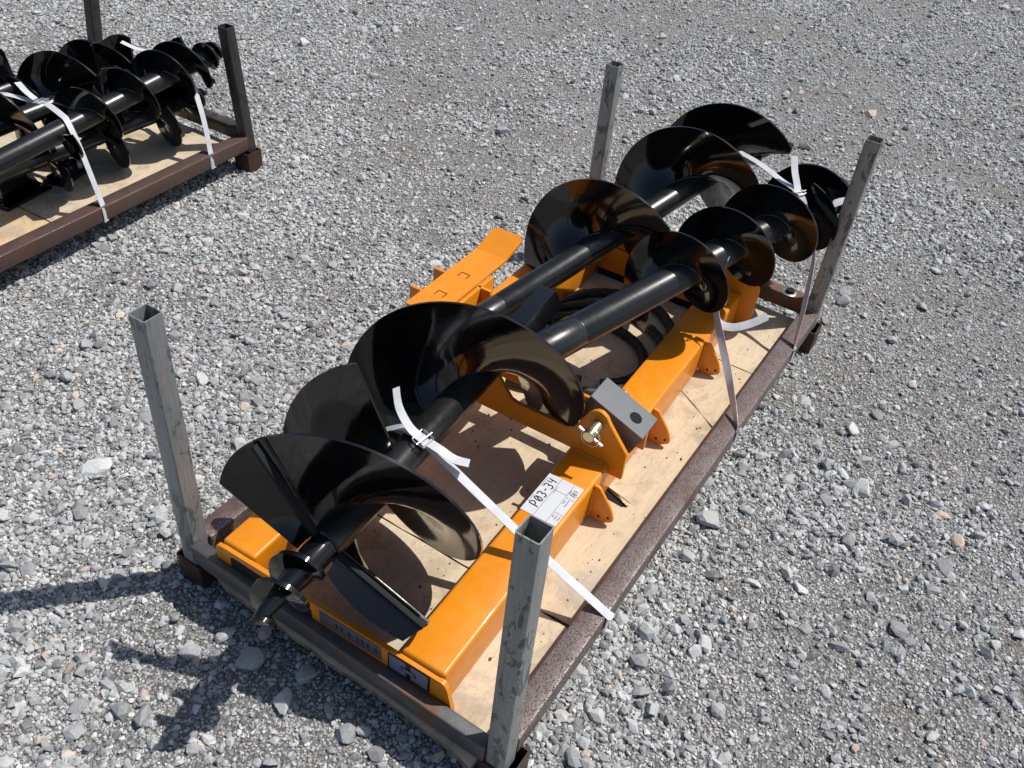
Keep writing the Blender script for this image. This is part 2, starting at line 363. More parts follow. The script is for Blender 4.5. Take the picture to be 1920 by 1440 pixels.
for v, f in V1:
    m_ = bpy.data.meshes.new('stone_shape'); m_.from_pydata(v.tolist(), [], f.tolist()); m_.shade_flat(); m_.materials.append(M['gravel'])
    scol.objects.link(bpy.data.objects.new('stone_shape', m_))
gravel = finish('gravel', me, M['gravel'], ground, kind='stuff', sharp=0)
gravel['label'] = 'loose grey crushed stone covering the yard'
ng = bpy.data.node_groups.new('scatter_stones', 'GeometryNodeTree'); ng.interface.new_socket('Geometry', in_out='INPUT', socket_type='NodeSocketGeometry'); ng.interface.new_socket('Geometry', in_out='OUTPUT', socket_type='NodeSocketGeometry')
gn = ng.nodes; gi = gn.new('NodeGroupInput'); go = gn.new('NodeGroupOutput'); mp_ = gn.new('GeometryNodeMeshToPoints'); ip = gn.new('GeometryNodeInstanceOnPoints'); ci = gn.new('GeometryNodeCollectionInfo')
ci.inputs['Collection'].default_value = scol; ci.inputs['Separate Children'].default_value = True; ci.inputs['Reset Children'].default_value = True; ip.inputs['Pick Instance'].default_value = True
def na(nm, ty): k = gn.new('GeometryNodeInputNamedAttribute'); k.data_type = ty; k.inputs['Name'].default_value = nm; return k.outputs['Attribute']
er = gn.new('FunctionNodeEulerToRotation'); gl = ng.links.new
gl(gi.outputs[0], mp_.inputs['Mesh']); gl(mp_.outputs[0], ip.inputs['Points']); gl(ci.outputs[0], ip.inputs['Instance']); gl(na('shape', 'INT'), ip.inputs['Instance Index'])
gl(na('turn', 'FLOAT_VECTOR'), er.inputs[0]); gl(er.outputs[0], ip.inputs['Rotation']); gl(na('rad', 'FLOAT'), ip.inputs['Scale']); gl(ip.outputs[0], go.inputs[0])
gravel.modifiers.new('stones', 'NODES').node_group = ng
# the 300 largest stones, one object each
sm = []
for v, f in V2:
    me = bpy.data.meshes.new('stone'); me.from_pydata(v.tolist(), [], f.tolist()); me.materials.append(M['stone']); me.shade_flat(); sm.append(me)
px, py = scatter(5000, lambda a, b_: np.clip(1.5-dist(a, b_)*.34, .10, 1)); px, py = px[:330], py[:330]; cnt = 0
for a, b_ in zip(px, py):
    if cnt >= 300: break
    if any(abs(a-q[0]) < .085 and abs(b_-q[1]) < .085 for q in ((.012,.947),(.012,-.005),(2.05,.95),(2.05,-.005),(1.70,2.50),(1.70,3.43))): continue
    s = min(.022+random.expovariate(1/.008), .052)
    if 0 < a < 2.1 and -.05 < b_ < 1.0: s = min(s, .026)
    o = bpy.data.objects.new('stone', sm[cnt % len(sm)]); C.objects.link(o); o.parent = ground
    o.location = (a, b_, GZ+s*random.uniform(.1, .35)); o.scale = (s, s, s*random.uniform(.75, 1)); o.rotation_euler = (random.uniform(-.2,.2), random.uniform(-.2,.2), random.uniform(0, 6.28)); cnt += 1

# ------------------------------------------------------------------ steel pallets
PL, PW = 2.064, .943
def pallet(name, label, loc, rotz, hs, mats, leans, zr=.128):
    p = thing(name, label, 'pallet', (loc[0], loc[1], GZ), rotz, 'steel stake pallets on the gravel')
    z0 = -GZ                                                          # local z of world 0
    def L(v): return v-GZ
    for k, (cx, cy) in enumerate(((0,PW),(0,0),(PL,PW),(PL,0))):
        bm = bmesh.new(); tube_sq(bm, cx, cy, L(.05), L(hs[k]), .05, .003, .005, True, leans[k]); ob('post', bm, mats['post'][k], p, True)
        sx = -1 if cx == 0 else 1; sy = 1 if cy > 0 else -1
        bm = bmesh.new(); fx, fy = cx-sx*.012, cy+sy*.004
        tube_sq(bm, fx, fy, 0.001, L(.06), .085, .005, .004); ob('foot', bm, M['foot'], p, True)
    ob('side_rail', box((.0255,-.027,L(zr-.06)), (PL-.0255,.034,L(zr)), .005, None, 3), mats['rail'], p, True)
    ob('side_rail', box((.0255,PW-.034,L(zr-.06)), (PL-.0255,PW+.027,L(zr)), .005, None, 3), mats['rail2'], p, True)
    bm = box((-.034,.0255,L(.071)), (.001,PW-.0255,L(.130)), .004, None, 3)
    for v in bm.verts: v.co.z += -.006+.020*v.co.y/PW
    ob('end_rail', bm, mats['end'], p, True)
    ob('end_rail', box((PL-.03,.0255,L(.100)), (PL+.025,PW-.0255,L(.158)), .005, None, 3), mats['end2'], p, True)
    for xx in (.12, PL/2, PL-.12): ob('cross_member', box((xx-.03,.036,L(.015)), (xx+.03,PW-.036,L(.0585)), .004), M['foot'], p, True)
    # welds at the post feet
    for (cx, cy) in ((0,PW),(0,0),(PL,PW),(PL,0)):
        sx = 1 if cx == 0 else -1; pts = []
        for k in range(9): pts.append((cx+sx*.0275+random.uniform(-.001,.001), cy-.022+.0055*k, L(zr)+random.uniform(0,.0015)))
        ob('weld', sweep(pts, .0038, 6), M['weld'], p, True)
    return p
P1 = pallet('steel_pallet', 'steel stake pallet with grey posts carrying the orange frame', (0,0), 0, (.832,.829,.770,.792),
    dict(post=[M['steel_orange'],M['steel'],M['steel'],M['steel_tan']], rail=M['rail'], rail2=M['rail'], end=M['rail_dark'], end2=M['rail_heavy']), [(0,0)]*4)
P2YAW = .0368
P2O = Vector((1.695,2.475,0))-Vector((math.cos(P2YAW)*PL, math.sin(P2YAW)*PL, 0))
P2 = pallet('steel_pallet', 'dark brown steel stake pallet loaded only with black augers', (P2O.x,P2O.y), P2YAW, (.62,.62,.66,.60),
    dict(post=[M['steel_dark']]*4, rail=M['rail_brown'], rail2=M['rail_brown'], end=M['rail_brown'], end2=M['steel_dark']), [(0,0),(0,0),(.07,-.07),(-.06,.035)])

# plywood decks (each board a thing of its own)
ZP = .075
def board(label, group, x0, x1, y0, y1, m_, base, yaw, sag=0.0, seed=1, bulge=0.0, jit=.004):
    t_ = thing('plywood_board', label, 'plywood', base, yaw, group); bm = bmesh.new(); nx, ny = 24, 18; rr = random.Random(seed)
    ex = [rr.uniform(-jit, jit) for _ in range(ny+1)]; ex2 = [rr.uniform(-jit, jit)*.5 for _ in range(ny+1)]; ey = [rr.uniform(-.003,.003) for _ in range(nx+1)]
    def H(u, v): return ZP+(sag*(.75+.25*math.sin(PI*v*1.3)) if sag else 0)*max(0, 1-u*3.2)**1.3
    top = [[None]*(ny+1) for _ in range(nx+1)]; bot = [[None]*(ny+1) for _ in range(nx+1)]
    for i in range(nx+1):
        for j in range(ny+1):
            u, v = i/nx, j/ny; xx = x0+(x1-x0)*u+((-.020*max(0, 1-v*4.5)+.03*max(0, v*5-4.3) if sag and i == 0 else 0))+(ex[j] if i == 0 else ex2[j] if i == nx else 0); yy = y0+(y1-y0)*v+(ey[i] if j in (0, ny) else 0)
            top[i][j] = bm.verts.new((xx, yy, H(u, v))); bot[i][j] = bm.verts.new((xx, yy, H(u, v)-.0155))
    for i in range(nx):
        for j in range(ny):
            bm.faces.new((top[i][j], top[i+1][j], top[i+1][j+1], top[i][j+1])); bm.faces.new((bot[i][j], bot[i][j+1], bot[i+1][j+1], bot[i+1][j]))
    edge = []
    for i in range(nx):
        for j in (0, ny): edge.append(bm.faces.new((top[i][j], top[i+1][j], bot[i+1][j], bot[i][j])))
    for j in range(ny):
        for i in (0, nx): edge.append(bm.faces.new((top[i][j], top[i][j+1], bot[i][j+1], bot[i][j])))
    idx = set(); bm.faces.index_update(); idx = {f.index for f in edge}
    me = from_bm(bm); o = finish('panel', me, m_, t_, True); me.materials.append(M['plyedge'])
    for q in idx: me.polygons[q].material_index = 1
    return t_
B1 = board('short plywood board under the orange frame, its dirty edge below the pallet end rail', 'plywood boards on the pallets', -.036, .372, .041, .902, M['ply1'], (0,0,0), 0, -.018, 1)
B2 = board('long middle plywood board with a lifted splinter beside the orange beam', 'plywood boards on the pallets', .3765, 1.622, .041, .902, M['ply0'], (0,0,0), 0, 0, 2)
B3 = board('plywood board under the far orange end plate and the bolted rusty rail', 'plywood boards on the pallets', 1.6255, 2.032, .041, .902, M['ply1'], (0,0,0), 0, 0, 3)
p2b = (P2O.x, P2O.y, 0)
board('orange-tinted plywood board on the dark pallet', 'plywood boards on the pallets', .02, 1.125, .041, .902, M['ply2'], p2b, P2YAW, 0, 4)
board('pale plywood board under the black auger tips on the dark pallet', 'plywood boards on the pallets', 1.129, 2.03, .041, .902, M['ply1'], p2b, P2YAW, 0, 5)
# lifted splinter and split in the middle board
def tri_plate(pts, th):
    bm = bmesh.new(); A = [bm.verts.new(p) for p in pts]; B = [bm.verts.new((p[0], p[1], p[2]-th)) for p in pts]
    bm.faces.new(A); bm.faces.new(B[::-1])
    for i in range(len(A)): bm.faces.new((A[i], A[(i+1) % len(A)], B[(i+1) % len(A)], B[i]))
    return bm
ob('splinter', tri_plate([(.877,.197,ZP+.001),(.846,.190,ZP+.012),(.822,.108,ZP+.020)], .004), M['ply1'], B2)
ob('split', tri_plate([(.846,.192,ZP+.0012),(.832,.198,ZP+.0012),(.813,.190,ZP+.0012),(.810,.128,ZP+.0012),(.822,.112,ZP+.0012)], .001), M['dark'], B2)
def crumbs(parent, n_, x0, x1, y0, y1, seed):
    rr = random.Random(seed); bm = bmesh.new()
    for _ in range(n_):
        v, f = V1[rr.randrange(len(V1))]; r = .0012+rr.expovariate(1/.0012); r = min(r, .006); x, y, a = rr.uniform(x0, x1), rr.uniform(y0, y1), rr.uniform(0, 6.28)
        vs = [bm.verts.new((x+(p[0]*math.cos(a)-p[1]*math.sin(a))*r, y+(p[0]*math.sin(a)+p[1]*math.cos(a))*r, ZP+.0002+(p[2]+.5)*r*.8)) for p in v]
        for q in f: bm.faces.new([vs[k] for k in q])
    ob('crumbs', bm, M['crumb'], parent, kind='stuff', sharp=0)
crumbs(B1, 90, .05, .36, .05, .85, 3); crumbs(B2, 260, .39, 1.6, .05, .88, 4); crumbs(B3, 60, 1.64, 2.0, .05, .88, 5)

# ------------------------------------------------------------------ orange frame
KF = .027
FR = thing('auger_mount_frame', 'orange painted twin-beam auger mounting frame lying on plywood', 'machine frame', (.003,.168,ZP), KF)
def Z(z): return z-ZP
ZT = .206
def plate_x(name, pts, fx0, fx1, mt=M['orange'], bev=.0015, parent=FR): return ob(name, prism([(p[0], Z(p[1])) for p in pts], fx0, fx1, 'x', bev), mt, parent, True)
def round_poly(pts, r, n=4):
    out = []
    for i, p in enumerate(pts):
        p = Vector(p); a = Vector(pts[i-1]); c = Vector(pts[(i+1) % len(pts)]); rr = r[i] if isinstance(r, (list, tuple)) else r
        if rr <= 0: out.append(tuple(p)); continue
        d1 = (a-p).normalized(); d2 = (c-p).normalized(); q1 = p+d1*rr; q2 = p+d2*rr
        for k in range(n+1):
            t_ = k/n; out.append(tuple(q1*(1-t_)**2+p*2*t_*(1-t_)+q2*t_*t_))
    return out
def hollow_beam(y0, y1): return box((.0125,y0,.0008), (1.853,y1,Z(ZT)), .009, None, 4)
ob('beam', hollow_beam(0, .121), M['orange'], FR, True)
ob('beam', hollow_beam(.556, .660), M['orange'], FR, True)
ep = round_poly([(-.030,ZP+.001),(-.030,.110),(-.014,.181),(-.004,.1935),(.648,.1965),(.672,.190),(.672,ZP+.001)], [.0,.01,.012,.006,.01,.01,0])
endp = plate_x('end_plate', ep, 0, .012, bev=0)
# slot opening, seen dark, and its returned rim
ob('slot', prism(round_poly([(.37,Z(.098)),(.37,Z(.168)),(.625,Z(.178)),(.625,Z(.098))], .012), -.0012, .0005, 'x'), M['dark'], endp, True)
fp = round_poly([(-.052,ZP+.002),(-.056,.235),(-.038,.262),(.06,.285),(.60,.285),(.70,.262),(.715,ZP+.002)], [.012,.012,.012,.02,.02,.012,.012])
plate_x('end_plate', fp, 1.855, 1.869, bev=0)
ob('gap_shade_strip', box((1.832,.13,.0008), (1.852,.55,.024), .002), M['dark'], FR, True)  # dark strip added for the shade in the gap below the cross plate
plate_x('cross_plate', [(.122,ZP+.026),(.122,.200),(.555,.200),(.555,ZP+.026)], 1.836, 1.846)
# saddle plates across both beams, with the pin ears
ear = [(-.043,ZT-.03),(-.043,.272),(-.020,.300),(.0186,.347),(.032,.368),(.048,.3775),(.061,.3775),(.076,.368),(.088,.352),(.1,.330),(.112,.302),(.124,.286),(.145,.2755),(.305,.2735),(.325,.279),(.350,.31),(.372,.338),(.40,.352),(.60,.352),(.632,.335),(.665,.27),(.665,ZT+.0005),(.1215,ZT+.0005),(.1205,ZT+.0005),(-.0005,ZT+.0005),(-.0005,ZT-.03)]
sad = plate_x('saddle_plate', ear, .803, .817)
ear2 = [(p[0], min(p[1], .318)) for p in ear]; plate_x('saddle_plate', ear2, .947, .960)
# gussets along the outside of the right-hand beam
gp = round_poly([(-.0005,ZT-.004),(-.0005,ZP+.003),(-.045,ZP+.003),(-.076,.098),(-.062,.140),(-.018,ZT-.006)], [0,0,.008,.014,.02,.004])
for fx in (.723, 1.107, 1.519):
    q = plate_x('gusset', gp, fx-.005, fx+.005)
    for sg in (-1, 1): ob('weld', sweep([(fx+sg*.0065, -.0022-.0008*(k % 2), Z(ZT)-.016-k*.008) for k in range(13)], lambda u: .0032+.0006*math.sin(u*40), 6), M['orange'], q, True)
    for hy, hz in ((-.030,.097),(-.058,.106)):
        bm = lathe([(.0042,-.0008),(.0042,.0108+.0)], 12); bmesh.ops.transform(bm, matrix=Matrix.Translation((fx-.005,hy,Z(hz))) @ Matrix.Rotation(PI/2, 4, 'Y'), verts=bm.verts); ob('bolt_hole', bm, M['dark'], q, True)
gp2 = [(p[0], p[1]) for p in round_poly([(.6605,ZT-.004),(.6605,ZP+.003),(.705,ZP+.003),(.736,.098),(.722,.140),(.678,ZT-.006)], [0,0,.008,.014,.02,.004])]
for fx in (.723, 1.107, 1.519): plate_x('gusset', gp2, fx-.005, fx+.005)
# raised guide plate on the left beam and hook plate with ribs
plate_x('guide_block', [(.585,ZT+.0005),(.585,.262),(.600,.270),(.662,.270),(.662,ZT+.0005)], 1.17, 1.452)
hk = [(.905,.352),(1.300,.352),(1.412,.385),(1.410,.392),(1.298,.3595),(.905,.3595)]
bm = bmesh.new()
def hook_poly(y0, y1):
    b2 = bmesh.new(); A = [b2.verts.new((p[0], y0, Z(p[1]))) for p in hk]; B = [b2.verts.new((p[0], y1, Z(p[1]))) for p in hk]
    b2.faces.new(A); b2.faces.new(B[::-1])
    for i in range(6): b2.faces.new((A[i], A[(i+1) % 6], B[(i+1) % 6], B[i]))
    bmesh.ops.recalc_face_normals(b2, faces=b2.faces)
    ends = [e for e in b2.edges if all(v.co.x > 1.38 for v in e.verts) and abs(e.verts[0].co.y-e.verts[1].co.y) < 1e-5]
    bmesh.ops.bevel(b2, geom=ends, offset=.011, segments=4, affect='EDGES'); return b2
hook = ob('hook_plate', hook_poly(.655, .772), M['orange'], FR, True, sharp=8)
for fx in (1.000, 1.128):
    ob('rib', box((fx-.006,.605,Z(.212)), (fx+.006,.822,Z(.3515)), .002), M['orange'], hook, True)
    for a_, bq in (((fx-.004,.698,Z(.3598)), (fx+.022,.7005,Z(.3604))), ((fx-.004,.728,Z(.3598)), (fx+.022,.7305,Z(.3604))), ((fx+.0195,.698,Z(.3597)), (fx+.0225,.7305,Z(.3603)))):
        ob('slot_edge', box(a_, bq, 0), M['dark'], hook, True)
ob('stay', box((.95,.640,.0), (1.20,.6545,Z(.3515)), .002), M['orange'], FR, True)
# black square block on the pin
an = math.atan2(.065, .165)
mb = Matrix.Translation((.885, .054-.02, Z(.33))) @ Matrix.Rotation(an, 4, 'X')
bb = bmesh.new(); addbox(bb, (-.047,-.098,-.050), (.053,.084,.0265), None, .0015, 1); bmesh.ops.transform(bb, matrix=mb, verts=bb.verts)
blk = ob('pivot_block', bb, M['block'], FR, True)
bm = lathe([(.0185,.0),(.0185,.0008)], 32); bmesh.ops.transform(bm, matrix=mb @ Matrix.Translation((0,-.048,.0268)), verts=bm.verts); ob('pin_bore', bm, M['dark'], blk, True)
# pin and ring clip
RY = Matrix.Rotation(PI/2, 4, 'Y')
def atpin(bm, fx): bmesh.ops.transform(bm, matrix=Matrix.Translation((fx,.052,Z(.333))) @ RY, verts=bm.verts); return bm
pin = ob('pin', atpin(lathe([(.0155,0),(.0175,.003),(.0175,.075),(.0175,.215)], 28), .742), M['gold'], FR, True)
ring = []
for k in range(33):
    a = 2*PI*k/32; ring.append((.750+.004*math.sin(a), .052+.027*math.cos(a)-.004, Z(.329)+.027*math.sin(a)))
ob('ring_clip', sweep(ring, .0017, 8), M['zinc'], pin, True)
ob('clip_pin', sweep([(.751,.085,Z(.345)),(.751,.052,Z(.333)),(.749,.012,Z(.318))], lambda q: .0048 if q < .1 or q > .9 else .0036, 10), M['zinc'], pin, True)
# flat labels on the beam and the end plate
def flat(name, pts, z, m_, parent, th=.0006):
    return ob(name, prism([(p[0], p[1]) for p in pts], Z(z), Z(z)+th, 'z'), m_, parent, True, sharp=0)
lab = flat('tag_label', [(.525,.0125),(.683,.0125),(.683,.1185),(.525,.1185)], ZT+.0004, M['sticker'], FR); lab['label'] = 'white paper inventory tag lettered P03-34'
zt = ZT+.0012
def line(p, q, w, m_, nm='print_line', z=zt):
    p = Vector(p); q = Vector(q); d = (q-p).normalized(); s = Vector((-d.y, d.x))*w/2
    flat(nm, [p-s, q-s, q+s, p+s], z, m_, lab, .0003)
def stroke(pts, w, z=zt):
    for a, b_ in zip(pts, pts[1:]): pass
    bm = bmesh.new(); rows = []
    P = [Vector(p) for p in pts]
    for i, p in enumerate(P):
        d = (P[min(i+1, len(P)-1)]-P[max(i-1, 0)]).normalized(); s = Vector((-d.y, d.x))*w/2
        rows.append((bm.verts.new((p.x-s.x, p.y-s.y, Z(z))), bm.verts.new((p.x+s.x, p.y+s.y, Z(z)))))
    for A, B in zip(rows, rows[1:]): bm.faces.new((A[0], B[0], B[1], A[1]))
    return ob('handwriting', bm, M['ink'], lab, True, sharp=0)
def arc(cx, cy, rx, ry, a0, a1, n=14): return [(cx+rx*math.cos(math.radians(a0+(a1-a0)*k/n)), cy+ry*math.sin(math.radians(a0+(a1-a0)*k/n))) for k in range(n+1)]
def hand(text, x0, y0, h, w, adv):
    gl = {'P': [[(0,-.15),(.05,1)], arc(.18,.66,.36,.34,110,-100)], '0': [arc(.3,.45,.26,.5,80,450), [(.05,.05),(.55,.9)]], '3': [arc(.22,.73,.28,.27,140,-80)+arc(.2,.22,.32,.28,80,-140)],
          '-': [[(.05,.45),(.42,.5)]], '4': [[(.08,1.),(.05,.52),(.5,.5)], [(.52,1.0),(.42,-.08)]], '/': [[(0,-.15),(.3,1.15)]], '7': [[(.02,.95),(.5,.98),(.2,0)], [(.12,.5),(.5,.52)]]}
    x = x0
    for ch in text:
        for s_ in gl[ch]: stroke([(x+px*h, y0+py*h) for px, py in s_], w)
        x += adv*h*(.8 if ch in '-/' else 1)
hand('P03-34', .556, .0865, .0235, .0037, .85)
hand('/07', .640, .0195, .013, .0016, .78)
for a, b_, w in (((.525,.079),(.683,.079),.0011), ((.525,.0405),(.683,.0405),.0011), ((.6455,.0125),(.6455,.0405),.0011), ((.636,.0405),(.636,.079),.0011)): line(a, b_, w, M['inkgrey'])
def text(body, x, y, size, parent, m_, mtx=None):
    cu = bpy.data.curves.new('t', 'FONT'); cu.body = body; cu.size = size
    to = bpy.data.objects.new('t', cu); C.objects.link(to); dg = bpy.context.evaluated_depsgraph_get(); me = bpy.data.meshes.new_from_object(to.evaluated_get(dg)); bpy.data.objects.remove(to)
    me.transform(mtx if mtx is not None else Matrix.Translation((x, y, Z(zt)+.0004))); return finish('printed_text', me, m_, parent, True, sharp=0)
for s_, x, y in (('Fluids',.6185-.014,.033), ('Inspection',.6185-.022,.0245), ('360',.5565-.009,.033), ('Video',.5565-.013,.0245), ('Photo',.5565-.013,.016), ('Date',.647,.0355), ('Lot #',.622,.073)): text(s_, x, y, .0066, lab, M['inkgrey'])
for x0_, x1_, y_ in ((.560,.590,.1145),(.625,.662,.1145),(.638,.650,.0745)): line((x0_, y_), (x1_, y_), .0016, M['inkgrey'])
for x, y in ((.6285,.0352),(.6285,.0267),(.6285,.018),(.5665,.0352),(.5665,.0267),(.5665,.018)):
    c_ = arc(x, y, .0026, .0026, 0, 360, 12); stroke(c_, .0007)
dl = ob('warning_decal', prism(round_poly([(.030,Z(.130)),(.030,Z(.1895)),(.146,Z(.1895)),(.146,Z(.130))], .004), -.0010, -.0002, 'x'), M['ink'], endp, True)
for y0, y1, z0, z1 in ((.036,.082,.134,.1855),(.096,.141,.134,.1855)): ob('decal_field', prism(round_poly([(y0,Z(z0)),(y0,Z(z1)),(y1,Z(z1)),(y1,Z(z0))], .003), -.0016, -.0010, 'x'), M['decal'], dl, True)
ob('decal_symbol', prism([(.068,Z(.152)),(.068,Z(.168)),(.108,Z(.168)),(.108,Z(.152))], -.0022, -.0016, 'x'), M['ink'], dl, True)
ob('decal_symbol', prism([(.0715,Z(.155)),(.0715,Z(.165)),(.1045,Z(.165)),(.1045,Z(.155))], -.0028, -.0022, 'x'), M['decal'], dl, True)
nl = ob('name_decal', prism([(.165,Z(.140)),(.165,Z(.187)),(.345,Z(.187)),(.345,Z(.140))], -.0012, -.0003, 'x'), M['decal_dark'], endp, True)
for y0 in (.175, .199, .214, .228, .252, .275, .29): 
    ob('decal_stroke', prism([(y0,Z(.157)),(y0+.002,Z(.172)),(y0+.010,Z(.170)),(y0+.007,Z(.166)),(y0+.005,Z(.156))], -.0017, -.0012, 'x'), M['ink'], nl, True)
# weld lines where plates meet beams
ob('weld', sweep([(.801, y, Z(ZT)+.001) for y in (.004,.03,.06,.09,.118)], .004, 6), M['orange'], FR, True)
# round flange beyond the far plate
bm = lathe([(.0,0),(.036,.0),(.038,.002),(.038,.012),(.036,.014),(.0,.014)], 32); bmesh.ops.transform(bm, matrix=Matrix.Translation((1.900,-.012,.045)) @ RY, verts=bm.verts)
ob('flange', bm, M['block'], FR, True)
bm = lathe([(.018,0),(.018,.05)], 20); bmesh.ops.transform(bm, matrix=Matrix.Translation((1.8695,-.012,.045)) @ RY, verts=bm.verts); ob('flange_stub', bm, M['block'], FR, True)
# hex bolt on the rusty end rail
bm = lathe([(.0,0),(.017,0),(.017,.012),(.0,.0125)], 6); bmesh.ops.transform(bm, matrix=Matrix.Translation((PL-.006,.098,.158-GZ)), verts=bm.verts); ob('bolt', bm, M['dark'], P1, True)
bm = lathe([(.0,0),(.030,0),(.028,.0012),(.0,.0013)], 20); bmesh.ops.transform(bm, matrix=Matrix.Translation((PL-.006,.102,.1582-GZ)), verts=bm.verts); ob('washer', bm, M['weld'], P1, True)

# ------------------------------------------------------------------ augers
def auger_matrix(xref, y0, z0, ky, kz, a):
    d = Vector((1, ky, kz)).normalized()*a; u = d.cross(Vector((0,0,1))).normalized(); v = d.cross(u)
    if u.cross(v).dot(d) < 0: v = -v
    mm = Matrix.Identity(4)
    for i in range(3): mm[i][0] = u[i]; mm[i][1] = v[i]; mm[i][2] = d[i]; mm[i][3] = (xref, y0, z0)[i]
    return mm
def helicoid(t0, t1, r0, R, pt, ph, th, per=64, nr=5, Rf=None, off=0.0):
    bm = bmesh.new(); n = max(4, int(per*(t1-t0))); rows = []
    for i in range(n+1):
        tt = t0+(t1-t0)*i/n; a = 2*PI*tt+ph; z = pt*tt+off; RR = Rf(i/n)*R if Rf else R
        row = []
        for sgn in (1, -1):
            rr = [r0+(RR-r0)*k/nr for k in range(nr+1)]
            row.append([bm.verts.new((r*math.cos(a), r*math.sin(a), z+sgn*th/2)) for r in rr])
        rows.append(row)
    for A, B in zip(rows, rows[1:]):
        for k in range(nr):
            bm.faces.new((A[0][k], A[0][k+1], B[0][k+1], B[0][k])); bm.faces.new((A[1][k], B[1][k], B[1][k+1], A[1][k+1]))
        bm.faces.new((A[0][nr], A[1][nr], B[1][nr], B[0][nr])); bm.faces.new((A[0][0], B[0][0], B[1][0], A[1][0]))
    for r_ in (rows[0], rows[-1]):
        for k in range(nr): bm.faces.new((r_[0][k], r_[0][k+1], r_[1][k+1], r_[1][k]))
    return bm
def auger(label, par, xref, a, hub, t0, t1, t2, group='black earth augers', pilot=True, blade=.09, hole=True, th=.007, dz2=0.0, rake=False, hubm='shaft'):
    y0, z0, ky, kz, R, pt, ph, rt = par
    A = thing('earth_auger', label, 'auger', mtx=auger_matrix(xref, y0, z0, ky, kz, a), group=group)
    zend = pt*t1+.012; Lc = .17
    prof = [(rt*.72,hub+.05),(rt*.72,hub),(rt*1.0,hub),(rt*1.035,hub+.003),(rt*1.035,hub+Lc-.003),(rt*1.01,hub+Lc),(rt*.975,hub+Lc+.001),(rt*.975,hub+Lc+.004),(rt,hub+Lc+.006),(rt,zend-.004),(rt*.9,zend)]
    ob('shaft', lathe(prof, 48), M[hubm], A, True)
    if hole:
        for aa in (ph+1.1, ph+1.1+PI):
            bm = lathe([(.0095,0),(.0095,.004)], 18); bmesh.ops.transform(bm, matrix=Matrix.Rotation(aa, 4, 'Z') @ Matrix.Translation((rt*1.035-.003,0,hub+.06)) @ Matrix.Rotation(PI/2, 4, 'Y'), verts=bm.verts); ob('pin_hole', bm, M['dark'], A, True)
    ob('flight', helicoid(t0, t1, rt*.95, R, pt, ph, th), M['black'], A, True)
    t1b = t1+(.09 if rake else 0); p2 = pt+dz2/(t1b-t2); ob('flight', helicoid(t2, t1b, rt*.95, R, p2, ph+PI, th, off=(pt-p2)*t2), M['black'], A, True)
    for k in (0, 1):
        # cutting blade carries on past the flight end, with a stiff bar at the joint
        if rake and k == 1:
            a0 = 2*PI*t1b+ph+PI; zb = pt*t1b+.006+dz2; bm = bmesh.new(); g0, g1 = [], []
            for q in range(9):
                f_ = q/8; r_a = rt*.9+(R-rt*.9)*f_; r_b = rt*1.1+(R*.93-rt*1.1)*f_; a1 = a0-.10-.20*(1-f_)
                g0.append(Vector((r_a*math.cos(a0), r_a*math.sin(a0), zb))); g1.append(Vector((r_b*math.cos(a1), r_b*math.sin(a1), zb+.055+.012*math.sin(PI*f_))))
            nn = (g1[4]-g0[4]).cross(g0[8]-g0[0]).normalized()*.004
            rows = [[bm.verts.new(g0[q]-nn), bm.verts.new(g1[q]-nn), bm.verts.new(g1[q]+nn), bm.verts.new(g0[q]+nn)] for q in range(9)]
            for A_, B_ in zip(rows, rows[1:]):
                for w in range(4): bm.faces.new((A_[w], A_[(w+1) % 4], B_[(w+1) % 4], B_[w]))
            bm.faces.new(rows[0]); bm.faces.new(rows[-1][::-1]); cb = ob('cutting_blade', bm, M['black'], A, True)
        else: cb = ob('cutting_blade', helicoid(t1-.012, t1+blade, rt*.9, R*1.005, pt*1.0, ph+PI*k, .010, 90, 5, lambda q: 1-.10*q*q, .006+dz2*k), M['black'], A, True)
        tk = t1b if k else t1; aa = 2*PI*tk+ph+PI*k; bm = box((rt*.8,-.007,.0), (R*.985,.007,.020), .002)
        bmesh.ops.transform(bm, matrix=Matrix.Translation((0,0,pt*tk+.004+dz2*k)) @ Matrix.Rotation(aa, 4, 'Z'), verts=bm.verts); ob('blade_bar', bm, M['bar'], cb, True)
        bm = sweep([(rt*.9+(R*.9-rt*.9)*q/8+random.uniform(-.002,.002), .011, .003) for q in range(9)], .0025, 6); bmesh.ops.transform(bm, matrix=Matrix.Translation((0,0,pt*tk+.004+dz2*k)) @ Matrix.Rotation(aa, 4, 'Z'), verts=bm.verts); ob('weld', bm, M['black'], cb, True)
    # weld fillet where the flight meets the shaft
    pts = [(rt*1.02*math.cos(2*PI*q+ph), rt*1.02*math.sin(2*PI*q+ph), pt*q-.004) for q in np.linspace(t0, t1, int((t1-t0)*26))]
    ob('weld', sweep(pts, .0035, 6), M['black'], A, True)
